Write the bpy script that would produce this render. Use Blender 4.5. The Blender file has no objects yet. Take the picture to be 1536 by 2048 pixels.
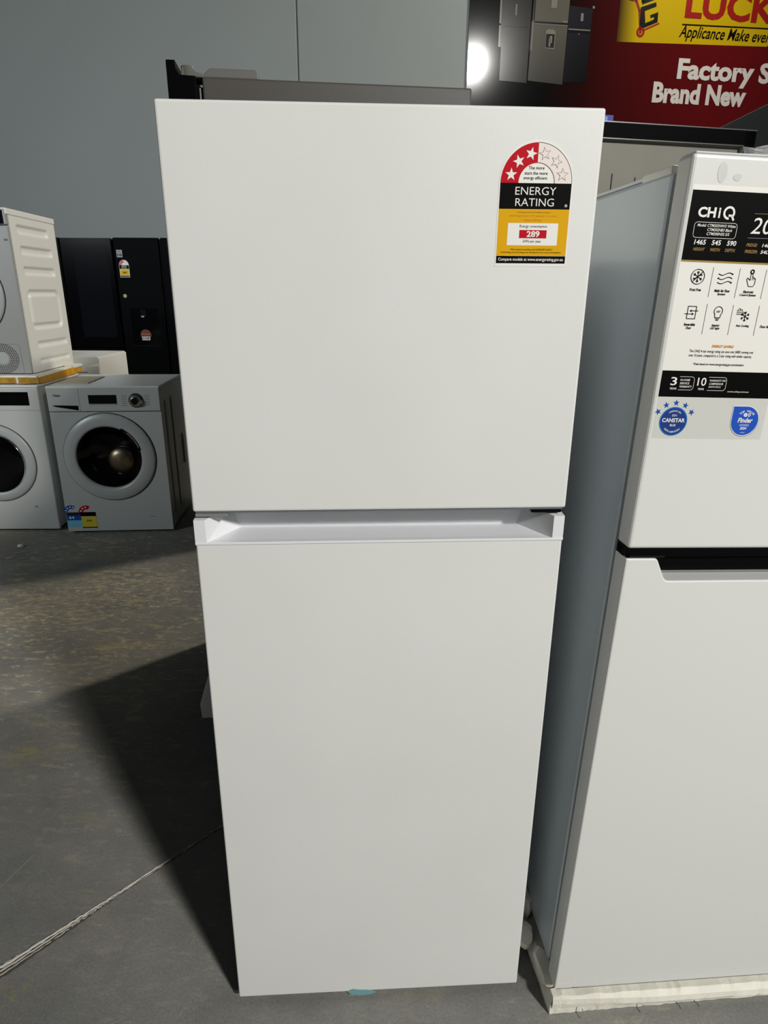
import bpy, bmesh, math, random
from mathutils import Matrix, Vector
from mathutils.geometry import tessellate_polygon
random.seed(7)
S = bpy.context.scene
COL = S.collection
PI = math.pi

# ------------------------------------------------------------------ camera
cam_d = bpy.data.cameras.new('camera')
cam_d.sensor_fit = 'HORIZONTAL'; cam_d.sensor_width = 36.0
cam_d.lens = 1281.13 * 36 / 1536
cam_d.clip_start = .02; cam_d.clip_end = 100
cam = bpy.data.objects.new('camera', cam_d); COL.objects.link(cam)
cam.matrix_world = Matrix.Translation((0, 0, 1.343)) @ Matrix.Rotation(PI/2 - .3295, 4, 'X') @ Matrix.Rotation(.0060, 4, 'Z')
S.camera = cam

# ------------------------------------------------------------------ colour management, world and lamps
S.view_settings.view_transform = 'Standard'; S.view_settings.look = 'None'
S.view_settings.gamma = 1; S.view_settings.use_curve_mapping = False
S.view_settings.exposure = 0
w = bpy.data.worlds.new('world'); S.world = w; w.use_nodes = True
w.node_tree.nodes['Background'].inputs[0].default_value = (.75, .88, 1, 1)
w.node_tree.nodes['Background'].inputs[1].default_value = .02

def lamp(name, loc, target, power, size, col, spread=PI):
    d = bpy.data.lights.new(name, 'AREA'); d.shape = 'DISK'; d.size = size; d.energy = power; d.color = col; d.spread = spread
    o = bpy.data.objects.new(name, d); COL.objects.link(o); o.location = loc
    o.rotation_euler = (Vector(target) - Vector(loc)).to_track_quat('-Z', 'Y').to_euler()
    return o
lamp('bay_lamp', (3.0, -3.0, 4.0), (0, 1.5, .8), 276, .42, (1, .985, .945))               # high bay lamp behind and right of the viewer
lamp('far_flood_lamp', (9.15, -11.6, 9.45), (0, 5, 2), 420, .62, (1, .985, .93))           # distant flood, mirrored in the glossy banner
lamp('ceiling_lamp', (4.0, 6.3, 5.7), (-1.2, 2.2, 0), 260, .5, (1, .93, .80))            # lamp beyond the fridges on the right
lamp('washer_fill_light', (-6.0, -2.0, 3.5), (-2.3, 4.6, 2.0), 24, 1.4, (.84, .94, 1), .95)  # added cool fill to brighten the washers and left wall, no real opening

# ------------------------------------------------------------------ materials
def lin(c): return tuple((x/12.92 if x <= .04045 else ((x+.055)/1.055)**2.4) for x in [v/255 for v in c]) + (1,)
def mat(name, rgb, rough=.5, metal=0, coat=0, spec=.5, bump=0, bscale=300, trans=0, alpha=1, var=0, vscale=6):
    m = bpy.data.materials.new(name); m.use_nodes = True
    nt = m.node_tree; b = nt.nodes['Principled BSDF']
    b.inputs['Base Color'].default_value = lin(rgb); b.inputs['Roughness'].default_value = rough
    b.inputs['Metallic'].default_value = metal; b.inputs['Coat Weight'].default_value = coat
    b.inputs['Coat Roughness'].default_value = .12
    b.inputs['Specular IOR Level'].default_value = spec
    b.inputs['Transmission Weight'].default_value = trans; b.inputs['Alpha'].default_value = alpha
    tc = nt.nodes.new('ShaderNodeTexCoord')
    if bump:
        n = nt.nodes.new('ShaderNodeTexNoise'); n.inputs['Scale'].default_value = bscale; n.inputs['Detail'].default_value = 2
        nt.links.new(tc.outputs['Object'], n.inputs['Vector'])
        bp = nt.nodes.new('ShaderNodeBump'); bp.inputs['Strength'].default_value = bump; bp.inputs['Distance'].default_value = .001
        nt.links.new(n.outputs['Fac'], bp.inputs['Height']); nt.links.new(bp.outputs['Normal'], b.inputs['Normal'])
    if var:
        n = nt.nodes.new('ShaderNodeTexNoise'); n.inputs['Scale'].default_value = vscale; n.inputs['Detail'].default_value = 6
        nt.links.new(tc.outputs['Object'], n.inputs['Vector'])
        r = nt.nodes.new('ShaderNodeValToRGB'); c = lin(rgb)
        r.color_ramp.elements[0].color = tuple(x*(1-var) for x in c[:3]) + (1,); r.color_ramp.elements[0].position = .35
        r.color_ramp.elements[1].color = tuple(min(1, x*(1+var)) for x in c[:3]) + (1,); r.color_ramp.elements[1].position = .65
        nt.links.new(n.outputs['Fac'], r.inputs['Fac']); nt.links.new(r.outputs['Color'], b.inputs['Base Color'])
    return m
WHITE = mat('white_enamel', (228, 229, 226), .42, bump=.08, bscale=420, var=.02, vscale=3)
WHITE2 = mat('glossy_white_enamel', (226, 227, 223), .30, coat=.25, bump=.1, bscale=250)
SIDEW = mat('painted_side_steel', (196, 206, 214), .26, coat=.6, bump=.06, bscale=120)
PLAST = mat('white_plastic', (232, 233, 236), .35)
PLASTG = mat('pale_plastic', (205, 205, 203), .4)
SHADEG = mat('grey_gasket', (96, 104, 108), .6)
BLACKP = mat('black_plastic', (7, 7, 8), .45, spec=.06)
BLACKG = mat('black_glass', (4, 4, 6), .12, spec=.3)
BLACKF = mat('black_steel', (5, 5, 7), .5, spec=.04)
DGREY = mat('dark_grey_steel', (70, 67, 63), .5, bump=.1)
DGREY2 = mat('dark_grey_cover', (98, 97, 92), .5)
MGREY = mat('mid_grey_plastic', (130, 130, 128), .4)
CHROME = mat('brushed_metal', (190, 188, 184), .25, metal=1)
STEELD = mat('drum_steel', (170, 160, 140), .3, metal=1)
SILVER = mat('silver_plastic', (168, 170, 170), .35)
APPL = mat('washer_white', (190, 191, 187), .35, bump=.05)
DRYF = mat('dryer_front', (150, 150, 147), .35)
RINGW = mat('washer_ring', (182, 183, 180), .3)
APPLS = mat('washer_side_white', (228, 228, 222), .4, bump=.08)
YELL = mat('label_yellow', (224, 168, 0), .5, spec=.12)
YELD = mat('label_yellow_dull', (216, 196, 60), .45)
RED = mat('label_red', (190, 2, 28), .5, spec=.12)
PINK = mat('label_pale_pink', (236, 224, 218), .45)
INK = mat('black_ink', (9, 9, 9), .5, spec=.05)
INKG = mat('grey_ink', (90, 90, 92), .5)
PAPER = mat('label_white', (238, 236, 230), .4)
PAPERG = mat('label_silver', (150, 156, 156), .4)
ORANGE = mat('orange_ink', (214, 140, 30), .6, spec=.1)
GOLD = mat('gold_ink', (160, 125, 50), .5)
BLUE = mat('award_blue', (14, 76, 168), .45, spec=.2)
BLUED = mat('award_dark_blue', (14, 55, 130), .4)
LBLUE = mat('label_light_blue', (120, 190, 220), .45)
NAVY = mat('label_navy', (8, 18, 40), .45)
FOAM = mat('styrofoam', (236, 233, 220), .75, bump=.6, bscale=160, var=.04, vscale=30)
TAPE = mat('yellow_tape', (224, 158, 12), .35, var=.15, vscale=20)
TAPED = mat('dull_yellow_tape', (170, 128, 40), .45, var=.25, vscale=25)  # duller yellow for the front and corner tape
TEAL = mat('teal_tape', (120, 165, 170), .4)
BEIGE = mat('display_case_lining', (124, 121, 111), .45, var=.06, vscale=5)
BOXB = mat('blue_card', (30, 50, 150), .5)
BOXL = mat('pale_blue_card', (110, 150, 210), .5)
FILM = mat('clear_film', (225, 230, 232), .12, trans=.8, alpha=.4)
SHEET = mat('clear_sticker_sheet', (228, 228, 222), .15, alpha=.45)
CREAM = mat('cream_card', (200, 190, 165), .6)

# ------------------------------------------------------------------ mesh builder
_tc = {}
def glyphs(s, bold, shear):
    k = (s, bold, shear)
    if k in _tc: return _tc[k]
    c = bpy.data.curves.new('t', 'FONT'); c.body = s; c.size = 1; c.offset = bold; c.shear = shear; c.resolution_u = 3
    o = bpy.data.objects.new('t', c); COL.objects.link(o)
    dg = bpy.context.evaluated_depsgraph_get(); me = bpy.data.meshes.new_from_object(o.evaluated_get(dg))
    v = [tuple(p.co) for p in me.vertices]; f = [tuple(p.vertices) for p in me.polygons]
    COL.objects.unlink(o); bpy.data.objects.remove(o); bpy.data.curves.remove(c); bpy.data.meshes.remove(me)
    _tc[k] = (v, f); return _tc[k]

class MB:
    def __init__(s): s.v = []; s.f = []; s.m = []; s.sm = []; s.mats = []
    def mi(s, m):
        if m not in s.mats: s.mats.append(m)
        return s.mats.index(m)
    def add(s, vs, fs, m, smooth=False):
        n = len(s.v); i = s.mi(m); s.v += [tuple(x) for x in vs]
        for f in fs: s.f.append(tuple(n + k for k in f)); s.m.append(i); s.sm.append(smooth)
        return s
    def bmadd(s, bm, m, smooth=False):
        bm.verts.ensure_lookup_table(); bm.verts.index_update()
        s.add([v.co for v in bm.verts], [[v.index for v in f.verts] for f in bm.faces], m, smooth); bm.free(); return s
    def box(s, x0, x1, y0, y1, z0, z1, m, b=0, seg=2):
        bm = bmesh.new(); bmesh.ops.create_cube(bm, size=1)
        for v in bm.verts: v.co = Vector(((x0+x1)/2 + v.co.x*(x1-x0), (y0+y1)/2 + v.co.y*(y1-y0), (z0+z1)/2 + v.co.z*(z1-z0)))
        if b: bmesh.ops.bevel(bm, geom=bm.edges[:], offset=b, segments=seg, affect='EDGES', profile=.5)
        return s.bmadd(bm, m)
    def prism(s, pts, y0, y1, m, b=0):                       # outline in x,z extruded along y
        bm = bmesh.new(); vs = [bm.verts.new((x, y0, z)) for x, z in pts]; f = bm.faces.new(vs)
        r = bmesh.ops.extrude_face_region(bm, geom=[f]); bmesh.ops.translate(bm, verts=[e for e in r['geom'] if isinstance(e, bmesh.types.BMVert)], vec=(0, y1-y0, 0))
        bmesh.ops.recalc_face_normals(bm, faces=bm.faces[:])
        if b:
            bmesh.ops.bevel(bm, geom=[e for e in bm.edges if e.calc_face_angle(0) > .3], offset=b, segments=2, affect='EDGES', profile=.5, clamp_overlap=True)
            bmesh.ops.recalc_face_normals(bm, faces=bm.faces[:])
        return s.bmadd(bm, m)
    def prismz(s, pts, z0, z1, m, b=0):                      # outline in x,y extruded along z
        bm = bmesh.new(); vs = [bm.verts.new((x, y, z0)) for x, y in pts]; f = bm.faces.new(vs)
        r = bmesh.ops.extrude_face_region(bm, geom=[f]); bmesh.ops.translate(bm, verts=[e for e in r['geom'] if isinstance(e, bmesh.types.BMVert)], vec=(0, 0, z1-z0))
        bmesh.ops.recalc_face_normals(bm, faces=bm.faces[:])
        if b: bmesh.ops.bevel(bm, geom=bm.edges[:], offset=b, segments=1, affect='EDGES')
        return s.bmadd(bm, m)
    def flat(s, pts, y, m):                                  # printed shape on a front facing -y
        t = tessellate_polygon([[Vector((x, z, 0)) for x, z in pts]])
        fs = []
        for a, b, c in t:
            A, B, C = pts[a], pts[b], pts[c]
            cr = (B[0]-A[0])*(C[1]-A[1]) - (B[1]-A[1])*(C[0]-A[0])
            fs.append((a, b, c) if cr > 0 else (a, c, b))
        return s.add([(x, y, z) for x, z in pts], fs, m)
    def rect(s, x0, x1, z0, z1, y, m): return s.flat([(x0, z0), (x1, z0), (x1, z1), (x0, z1)], y, m)
    def disc(s, x, z, r, y, m, n=40, rz=None):
        rz = rz or r; return s.flat([(x+r*math.cos(2*PI*k/n), z+rz*math.sin(2*PI*k/n)) for k in range(n)], y, m)
    def arc(s, x, z, r0, r1, a0, a1, y, m, n=32):
        v = []; f = []
        for k in range(n+1):
            a = math.radians(a0 + (a1-a0)*k/n)
            v += [(x+r0*math.cos(a), y, z+r0*math.sin(a)), (x+r1*math.cos(a), y, z+r1*math.sin(a))]
        for k in range(n): f.append((2*k, 2*k+1, 2*k+3, 2*k+2) if a1 > a0 else (2*k, 2*k+2, 2*k+3, 2*k+1))
        return s.add(v, f, m)
    def star(s, x, z, r, y, m, rot=90, ri=.42, n=5):
        return s.flat([(x+(r if k % 2 == 0 else r*ri)*math.cos(math.radians(rot+180*k/n)), z+(r if k % 2 == 0 else r*ri)*math.sin(math.radians(rot+180*k/n))) for k in range(2*n)], y, m)
    def line(s, pts, w, y, m):                               # stroke in the x,z plane
        for (a, b), (c, d) in zip(pts[:-1], pts[1:]):
            L = math.hypot(c-a, d-b) or 1e-9; nx, nz = -(d-b)/L*w/2, (c-a)/L*w/2
            ex, ez = (c-a)/L*w*.3, (d-b)/L*w*.3
            s.flat([(a-nx-ex, b-nz-ez), (c-nx+ex, d-nz+ez), (c+nx+ex, d+nz+ez), (a+nx-ex, b+nz-ez)], y, m)
        return s
    def text(s, t, x0, x1, z0, z1, y, m, bold=0, shear=0):   # text fitted to a rectangle
        v, f = glyphs(t, bold, shear)
        ax = min(p[0] for p in v); bx = max(p[0] for p in v); az = min(p[1] for p in v); bz = max(p[1] for p in v)
        return s.add([(x0+(p[0]-ax)/(bx-ax)*(x1-x0), y, z0+(p[1]-az)/(bz-az)*(z1-z0)) for p in v], f, m)
    def arctext(s, t, x, z, r, a0, a1, h, y, m, bold=.01, inner=False):
        n = len(t)
        for k, ch in enumerate(t):
            if ch == ' ': continue
            a = math.radians(a0 + (a1-a0)*(k+.5)/n); v, f = glyphs(ch, bold, 0)
            ax = min(p[0] for p in v); bx = max(p[0] for p in v)
            vs = []
            for p in v:
                u = (p[0]-(ax+bx)/2)*h; q = p[1]*h
                if inner: rr = r + h*.7 - q; vs.append((x+rr*math.cos(a)-u*math.sin(a), y, z+rr*math.sin(a)+u*math.cos(a)))
                else: rr = r + q; vs.append((x+rr*math.cos(a)+u*math.sin(a), y, z+rr*math.sin(a)-u*math.cos(a)))
            s.add(vs, f, m)
        return s
    def rev(s, x, z, prof, m, n=56, smooth=True):            # profile of (radius, y) turned about the y axis
        v = []; f = []
        for r, y in prof:
            for k in range(n): a = 2*PI*k/n; v.append((x+r*math.cos(a), y, z+r*math.sin(a)))
        for i in range(len(prof)-1):
            for k in range(n): f.append((i*n+k, i*n+(k+1) % n, (i+1)*n+(k+1) % n, (i+1)*n+k))
        return s.add(v, f, m, smooth)
    def tube(s, pts, r, m, n=10):
        v = []; f = []; P = [Vector(p) for p in pts]
        for i, p in enumerate(P):
            d = (P[min(i+1, len(P)-1)] - P[max(i-1, 0)]).normalized()
            q = d.orthogonal().normalized(); u = d.cross(q)
            for k in range(n): a = 2*PI*k/n; v.append(p + (q*math.cos(a)+u*math.sin(a))*r)
        for i in range(len(P)-1):
            for k in range(n): f.append((i*n+k, i*n+(k+1) % n, (i+1)*n+(k+1) % n, (i+1)*n+k))
        f.append(tuple(range(n))); f.append(tuple(range((len(P)-1)*n, len(P)*n)))
        return s.add(v, f, m, True)
    def build(s, name, parent=None, label=None):
        me = bpy.data.meshes.new(name); me.from_pydata(s.v, [], s.f)
        for m in s.mats: me.materials.append(m)
        me.polygons.foreach_set('material_index', s.m); me.polygons.foreach_set('use_smooth', s.sm); me.update()
        o = bpy.data.objects.new(name, me); COL.objects.link(o)
        if parent: o.parent = parent
        if label: o['label'] = label
        return o
def thing(name, label, cat, loc, rz=0, ry=0, rx=0, group=None):
    o = bpy.data.objects.new(name, None); COL.objects.link(o); o.empty_display_size = .1
    o.location = loc; o.rotation_euler = (rx, ry, rz); o['label'] = label; o['category'] = cat
    if group: o['group'] = group
    return o
def tag(o, label, cat, group=None, kind=None):
    o['label'] = label; o['category'] = cat
    if group: o['group'] = group
    if kind: o['kind'] = kind
    return o
def struct(o): o['kind'] = 'structure'; return o

# ------------------------------------------------------------------ the setting: floor and back wall
PATCHES = [(-1.09, 1.60, .12, (148, 142, 104), .50, 34, .8), (-.74, .90, .07, (144, 136, 104), .53, 36, .7), (-1.48, 2.42, .30, (200, 190, 152), .53, 40, .8),
           (-1.27, 2.76, .35, (204, 190, 150), .52, 34, .8), (-1.60, 2.62, .40, (190, 176, 138), .54, 44, .7), (-1.00, 2.15, .28, (180, 164, 130), .55, 36, .7), (-1.02, 2.78, .25, (200, 192, 170), .55, 44, .8),
           (-.64, 1.075, .09, (150, 140, 118), .54, 60, .6), (-.74, .97, .08, (150, 140, 118), .54, 60, .6)]
SCRATCHES = [(-.908, 1.151, -.875, 1.245, .0010, .7), (-.404, .854, -.352, .953, .0008, .5), (-1.017, 2.40, -.99, 2.62, .0014, .7), (-.99, 2.62, -1.03, 2.76, .0014, .6),
             (-.55, .975, -.44, 1.01, .0007, .4), (-.62, .80, -.50, .865, .0008, .5), (-.93, 1.08, -.83, 1.20, .0006, .35), (-1.12, 2.20, -1.0, 2.33, .0010, .4)]
def floor_mat():
    m = bpy.data.materials.new('worn_concrete'); m.use_nodes = True; nt = m.node_tree; N = nt.nodes; L = nt.links
    b = N['Principled BSDF']; tc = N.new('ShaderNodeTexCoord')
    def noise(sc, det, rough=.6, vec=None, dist=0):
        n = N.new('ShaderNodeTexNoise'); n.inputs['Scale'].default_value = sc; n.inputs['Detail'].default_value = det
        n.inputs['Roughness'].default_value = rough; n.inputs['Distortion'].default_value = dist
        L.new(vec or tc.outputs['Object'], n.inputs['Vector']); return n.outputs['Fac']
    def ramp(src, stops):
        r = N.new('ShaderNodeValToRGB'); e = r.color_ramp.elements
        while len(e) < len(stops): e.new(.5)
        for k, (p, c) in enumerate(stops): e[k].position = p; e[k].color = c
        L.new(src, r.inputs['Fac']); return r.outputs['Color']
    def mix(a, c, f, mode='MIX'):
        x = N.new('ShaderNodeMix'); x.data_type = 'RGBA'; x.blend_type = mode
        for s, v in ((6, a), (7, c), (0, f)):
            if isinstance(v, (tuple, float, int)): x.inputs[s].default_value = v
            else: L.new(v, x.inputs[s])
        return x.outputs[2]
    g = lambda v: (v, v, v, 1)
    base = ramp(noise(2.6, 10, .62), [(.3, lin((112, 113, 111))), (.5, lin((132, 132, 128))), (.72, lin((150, 148, 141)))])
    fine = ramp(noise(190, 4, .7), [(.3, g(.78)), (.7, g(1.12))])
    c = mix(base, fine, 1.0, 'MULTIPLY')
    # worn zone in front of the washers where old paint and glue flakes remain
    sep = N.new('ShaderNodeSeparateXYZ'); L.new(tc.outputs['Object'], sep.inputs[0])
    zr = N.new('ShaderNodeMapRange'); zr.inputs[1].default_value = 1.3; zr.inputs[2].default_value = 2.3; zr.inputs[3].default_value = .18; L.new(sep.outputs['Y'], zr.inputs[0])
    def mul(a, b_):
        q = N.new('ShaderNodeMath'); q.operation = 'MULTIPLY'; L.new(a, q.inputs[0])
        if isinstance(b_, float): q.inputs[1].default_value = b_
        else: L.new(b_, q.inputs[1])
        return q.outputs[0]
    c = mix(c, lin((146, 138, 123)), mul(mul(ramp(noise(1.9, 6, .6), [(.40, g(0)), (.65, g(1))]), zr.outputs[0]), .6))
    mp = N.new('ShaderNodeMapping'); mp.inputs['Rotation'].default_value = (0, 0, .15); mp.inputs['Scale'].default_value = (.6, 1.5, 1); L.new(tc.outputs['Object'], mp.inputs['Vector'])
    for sc, lo, colr, k in ((9, .545, (186, 172, 128), .7), (24, .55, (205, 198, 168), .8), (15, .565, (158, 142, 134), .7), (48, .57, (210, 205, 180), .7)):
        flk = ramp(noise(sc, 12, .8, mp.outputs[0], .5), [(lo, g(0)), (lo+.035, g(1))])
        zon = ramp(noise(1.3+sc*.05, 4, .6), [(.42, g(.0)), (.54, g(1))])
        c = mix(c, lin(colr), mul(mul(mul(flk, zon), zr.outputs[0]), k))
    # separate patches of yellow glue and paint
    def patch(x_, y_, r_, colr, thr, sc, k):
        q = N.new('ShaderNodeVectorMath'); q.operation = 'DISTANCE'; L.new(tc.outputs['Object'], q.inputs[0]); q.inputs[1].default_value = (x_, y_, 0)
        mr_ = N.new('ShaderNodeMapRange'); mr_.inputs[1].default_value = r_; mr_.inputs[2].default_value = r_*.35; L.new(q.outputs['Value'], mr_.inputs[0])
        return mix(c, lin(colr), mul(mul(ramp(noise(sc, 10, .75, mp.outputs[0], .6), [(thr, g(0)), (thr+.04, g(1))]), mr_.outputs[0]), k))
    for a_ in PATCHES: c = patch(*a_)
    # single long scratches
    for (xa_, ya_, xb_, yb_, wd_, k) in SCRATCHES:
        ln_ = math.hypot(xb_-xa_, yb_-ya_)
        m2 = N.new('ShaderNodeMapping'); m2.vector_type = 'TEXTURE'; m2.inputs['Location'].default_value = (xa_, ya_, 0); m2.inputs['Rotation'].default_value = (0, 0, math.atan2(yb_-ya_, xb_-xa_)); m2.inputs['Scale'].default_value = (ln_, 1, 1)
        L.new(tc.outputs['Object'], m2.inputs['Vector']); sp_ = N.new('ShaderNodeSeparateXYZ'); L.new(m2.outputs[0], sp_.inputs[0])
        def mth(op, a, v): 
            q = N.new('ShaderNodeMath'); q.operation = op; L.new(a, q.inputs[0]); q.inputs[1].default_value = v; return q.outputs[0]
        ab = mth('ABSOLUTE', sp_.outputs['Y'], 0)
        msk = mul(mul(mth('LESS_THAN', ab, wd_), mth('GREATER_THAN', sp_.outputs['X'], 0.)), mth('LESS_THAN', sp_.outputs['X'], 1.))
        c = mix(c, lin((176, 172, 164)), mul(mul(msk, ramp(noise(30, 4), [(.35, g(.2)), (.6, g(1))])), k))
    # pale scratches
    for rot, sc in ((.9, 34), (-.5, 26)):
        mp = N.new('ShaderNodeMapping'); mp.inputs['Rotation'].default_value = (0, 0, rot); mp.inputs['Scale'].default_value = (.5, 9, 1); L.new(tc.outputs['Object'], mp.inputs['Vector'])
        sr = ramp(noise(sc/6, 5, .6, mp.outputs[0]), [(.70, g(0)), (.73, g(.55)), (.76, g(0))])
        c = mix(c, lin((188, 184, 174)), sr)
    L.new(c, b.inputs['Base Color'])
    b.inputs['Roughness'].default_value = .62; b.inputs['Specular IOR Level'].default_value = .3
    bp = N.new('ShaderNodeBump'); bp.inputs['Strength'].default_value = .35; bp.inputs['Distance'].default_value = .002
    L.new(noise(60, 8), bp.inputs['Height']); L.new(bp.outputs['Normal'], b.inputs['Normal'])
    return m
YW = .15
WO = Vector((0, 7.3, 0))
struct(MB().box(-9, 9, -14, 10, -.2, 0, floor_mat()).build('floor'))
WALLM = mat('painted_wall_panel', (136, 143, 143), .6, bump=.25, bscale=70, var=.015, vscale=1.2)
wl = MB()
for a, b_ in ((-10, -.862), (-.850, 3.95), (3.962, 10)): wl.box(a, b_, 0, .2, 0, 10.5, WALLM, b=.006, seg=1)
wl.box(-10, 10, .02, .19, 0, 10.5, mat('wall_joint_filler', (120, 122, 120), .8))
wb = wl.build('wall_back'); wb.location = WO; wb.rotation_euler.z = YW; struct(wb)

# ------------------------------------------------------------------ banner on the back wall
def banner_mat():
    m = bpy.data.materials.new('banner_print'); m.use_nodes = True; nt = m.node_tree; N = nt.nodes; L = nt.links
    b = N['Principled BSDF']; tc = N.new('ShaderNodeTexCoord'); s = N.new('ShaderNodeSeparateXYZ'); L.new(tc.outputs['Object'], s.inputs[0])
    mr = N.new('ShaderNodeMapRange'); mr.inputs[1].default_value = .8; mr.inputs[2].default_value = 3.4; L.new(s.outputs['X'], mr.inputs[0])
    r = N.new('ShaderNodeValToRGB'); e = r.color_ramp.elements; e.new(.5); e.new(.3)
    for k, (p, c) in enumerate([(.30, (8, 8, 8)), (.44, (30, 9, 8)), (.60, (54, 11, 12)), (1.0, (76, 12, 15))]): e[k].position = p; e[k].color = lin(c)
    L.new(mr.outputs[0], r.inputs['Fac']); L.new(r.outputs['Color'], b.inputs['Base Color'])
    b.inputs['Roughness'].default_value = .09; b.inputs['Specular IOR Level'].default_value = .5
    return m
def fade_mat(name, c0, c1, x0, x1, rough=.15, axis='X'):
    m = bpy.data.materials.new(name); m.use_nodes = True; nt = m.node_tree; N = nt.nodes; L = nt.links
    b = N['Principled BSDF']; tc = N.new('ShaderNodeTexCoord'); s = N.new('ShaderNodeSeparateXYZ'); L.new(tc.outputs['Object'], s.inputs[0])
    mr = N.new('ShaderNodeMapRange'); mr.inputs[1].default_value = x0; mr.inputs[2].default_value = x1; L.new(s.outputs[axis], mr.inputs[0])
    x = N.new('ShaderNodeMix'); x.data_type = 'RGBA'; x.inputs[6].default_value = lin(c0); x.inputs[7].default_value = lin(c1)
    L.new(mr.outputs[0], x.inputs[0]); L.new(x.outputs[2], b.inputs['Base Color']); b.inputs['Roughness'].default_value = rough
    return m
ban = thing('wall_banner', 'large black and red printed banner with a yellow panel on the back wall', 'banner', WO, YW)
BT = 5.0
MB().box(.803, 6.2, -.012, -.0005, 2.35, BT, banner_mat()).build('backing_sheet', ban)
YP = fade_mat('yellow_panel_print', (44, 26, 6), (156, 132, 10), 2.33, 2.54)
RINK = mat('banner_red_ink', (120, 20, 16), .2); WINK = mat('banner_white_ink', (172, 168, 166), .25); BINK = mat('banner_black_ink', (10, 9, 8), .3, spec=.1)
p = MB(); y = -.014
p.flat([(2.33, 3.748), (4.0, 3.790), (6.1, 3.84), (6.1, 4.85), (2.33, 4.85)], y, YP); p.build('yellow_panel', ban)
t = MB(); y = -.016
t.text('LUCKY WHITE', 3.035, 5.55, 3.985, 4.235, y, RINK, bold=.035)
t.flat([(3.02, 3.925), (4.6, 3.950), (4.6, 3.962), (3.02, 3.937)], y, BINK)
t.text('Applicance Make everything Better', 3.0, 4.62, 3.79, 3.925, y, BINK, bold=.012, shear=.3)
t.build('slogan_lettering', ban)
t = MB()
t.text('Factory Seconds', 3.035, 4.90, 3.405, 3.645, y, WINK, bold=.04)
t.text('Brand New', 2.79, 3.85, 3.235, 3.425, y, WINK, bold=.045)
t.build('offer_lettering', ban)
t = MB()                                                    # hand-truck emblem
def tl(x, z): return (x, z)
t.line([(2.44, 4.115), (2.50, 4.10), (2.545, 4.02), (2.575, 3.86)], .022, y, RINK)
t.line([(2.415, 4.118), (2.455, 4.112)], .03, y, BINK)
t.arc(2.58, 3.842, .022, .044, 0, 360, y, RINK); t.disc(2.58, 3.842, .014, y, RINK)
t.line([(2.61, 3.86), (2.765, 3.925)], .014, y, RINK)
g = [(2.555, 4.05), (2.56, 3.90), (2.60, 3.875), (2.75, 3.935), (2.745, 4.02), (2.665, 3.99), (2.67, 3.965), (2.705, 3.978), (2.71, 3.957), (2.62, 3.92), (2.60, 4.02), (2.72, 4.065), (2.71, 4.10)]
t.flat(g, y, BINK)
t.line([(2.57, 4.10), (2.56, 4.20)], .03, y, BINK); t.line([(2.57, 4.09), (2.68, 4.13), (2.66, 4.20)], .03, y, BINK)
t.build('hand_truck_emblem', ban)
# printed fridge pictures
PD = None
PDd = mat('printed_dark_lines', (6, 6, 6), .15); PL = mat('printed_pale_lines', (104, 102, 96), .15)
t = MB()
t.flat([(1.135, 3.36), (1.42, 3.35), (1.425, 4.6), (1.135, 4.6)], -.014, fade_mat('printed_dark_fridge', (7, 7, 7), (24, 23, 22), 3.4, 4.0, axis='Z'))
t.rect(1.14, 1.40, 3.816, 3.822, y, PDd); t.rect(1.105, 1.122, 3.64, 3.82, y, PL); t.rect(1.105, 1.122, 3.835, 4.2, y, PL); t.rect(1.122, 1.136, 3.64, 4.2, y, PDd)
t.text('SAMSNG', 1.265, 1.285, 3.92, 3.94, y, PL, bold=.01) if False else t.rect(1.262, 1.276, 3.91, 4.0, y, PL)
t.build('printed_dark_fridge', ban)
t = MB()
t.flat([(1.432, 3.372), (1.80, 3.352), (1.815, 4.6), (1.452, 4.6)], -.014, fade_mat('printed_steel_fridge', (48, 47, 43), (76, 74, 66), 3.3, 3.9, axis='Z'))
t.rect(1.46, 1.81, 3.862, 3.874, y, PDd); t.rect(1.46, 1.81, 3.850, 3.856, y, PL)
t.rect(1.438, 1.452, 3.63, 3.87, y, PL); t.rect(1.427, 1.438, 3.62, 3.87, y, PDd); t.rect(1.450, 1.462, 3.88, 4.3, y, PDd)
t.flat([(1.585, 3.655), (1.685, 3.648), (1.685, 3.80), (1.66, 3.815), (1.61, 3.815), (1.585, 3.80)], y, PL)
t.rect(1.592, 1.678, 3.662, 3.775, -.017, PDd); t.rect(1.622, 1.64, 3.67, 3.74, -.018, PL); t.rect(1.63, 1.655, 3.70, 3.76, -.018, PL)
t.rect(1.62, 1.68, 3.99, 4.06, y, PL); t.rect(1.75, 1.80, 3.878, 3.892, y, PL)
t.build('printed_steel_fridge', ban)
t = MB()
t.flat([(1.805, 3.375), (2.05, 3.375), (2.052, 4.01), (1.812, 4.02)], -.014, fade_mat('printed_navy_fridge', (6, 6, 8), (22, 20, 27), 3.4, 3.95, axis='Z'))
t.rect(1.815, 2.045, 3.822, 3.832, y, PL); t.rect(1.815, 2.045, 3.802, 3.820, y, PDd); t.disc(1.93, 3.793, .006, y, PL)
t.rect(1.935, 1.962, 3.90, 3.965, y, PL); t.disc(2.06, 4.02, .012, y, PL)
t.build('printed_navy_fridge', ban)

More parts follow.
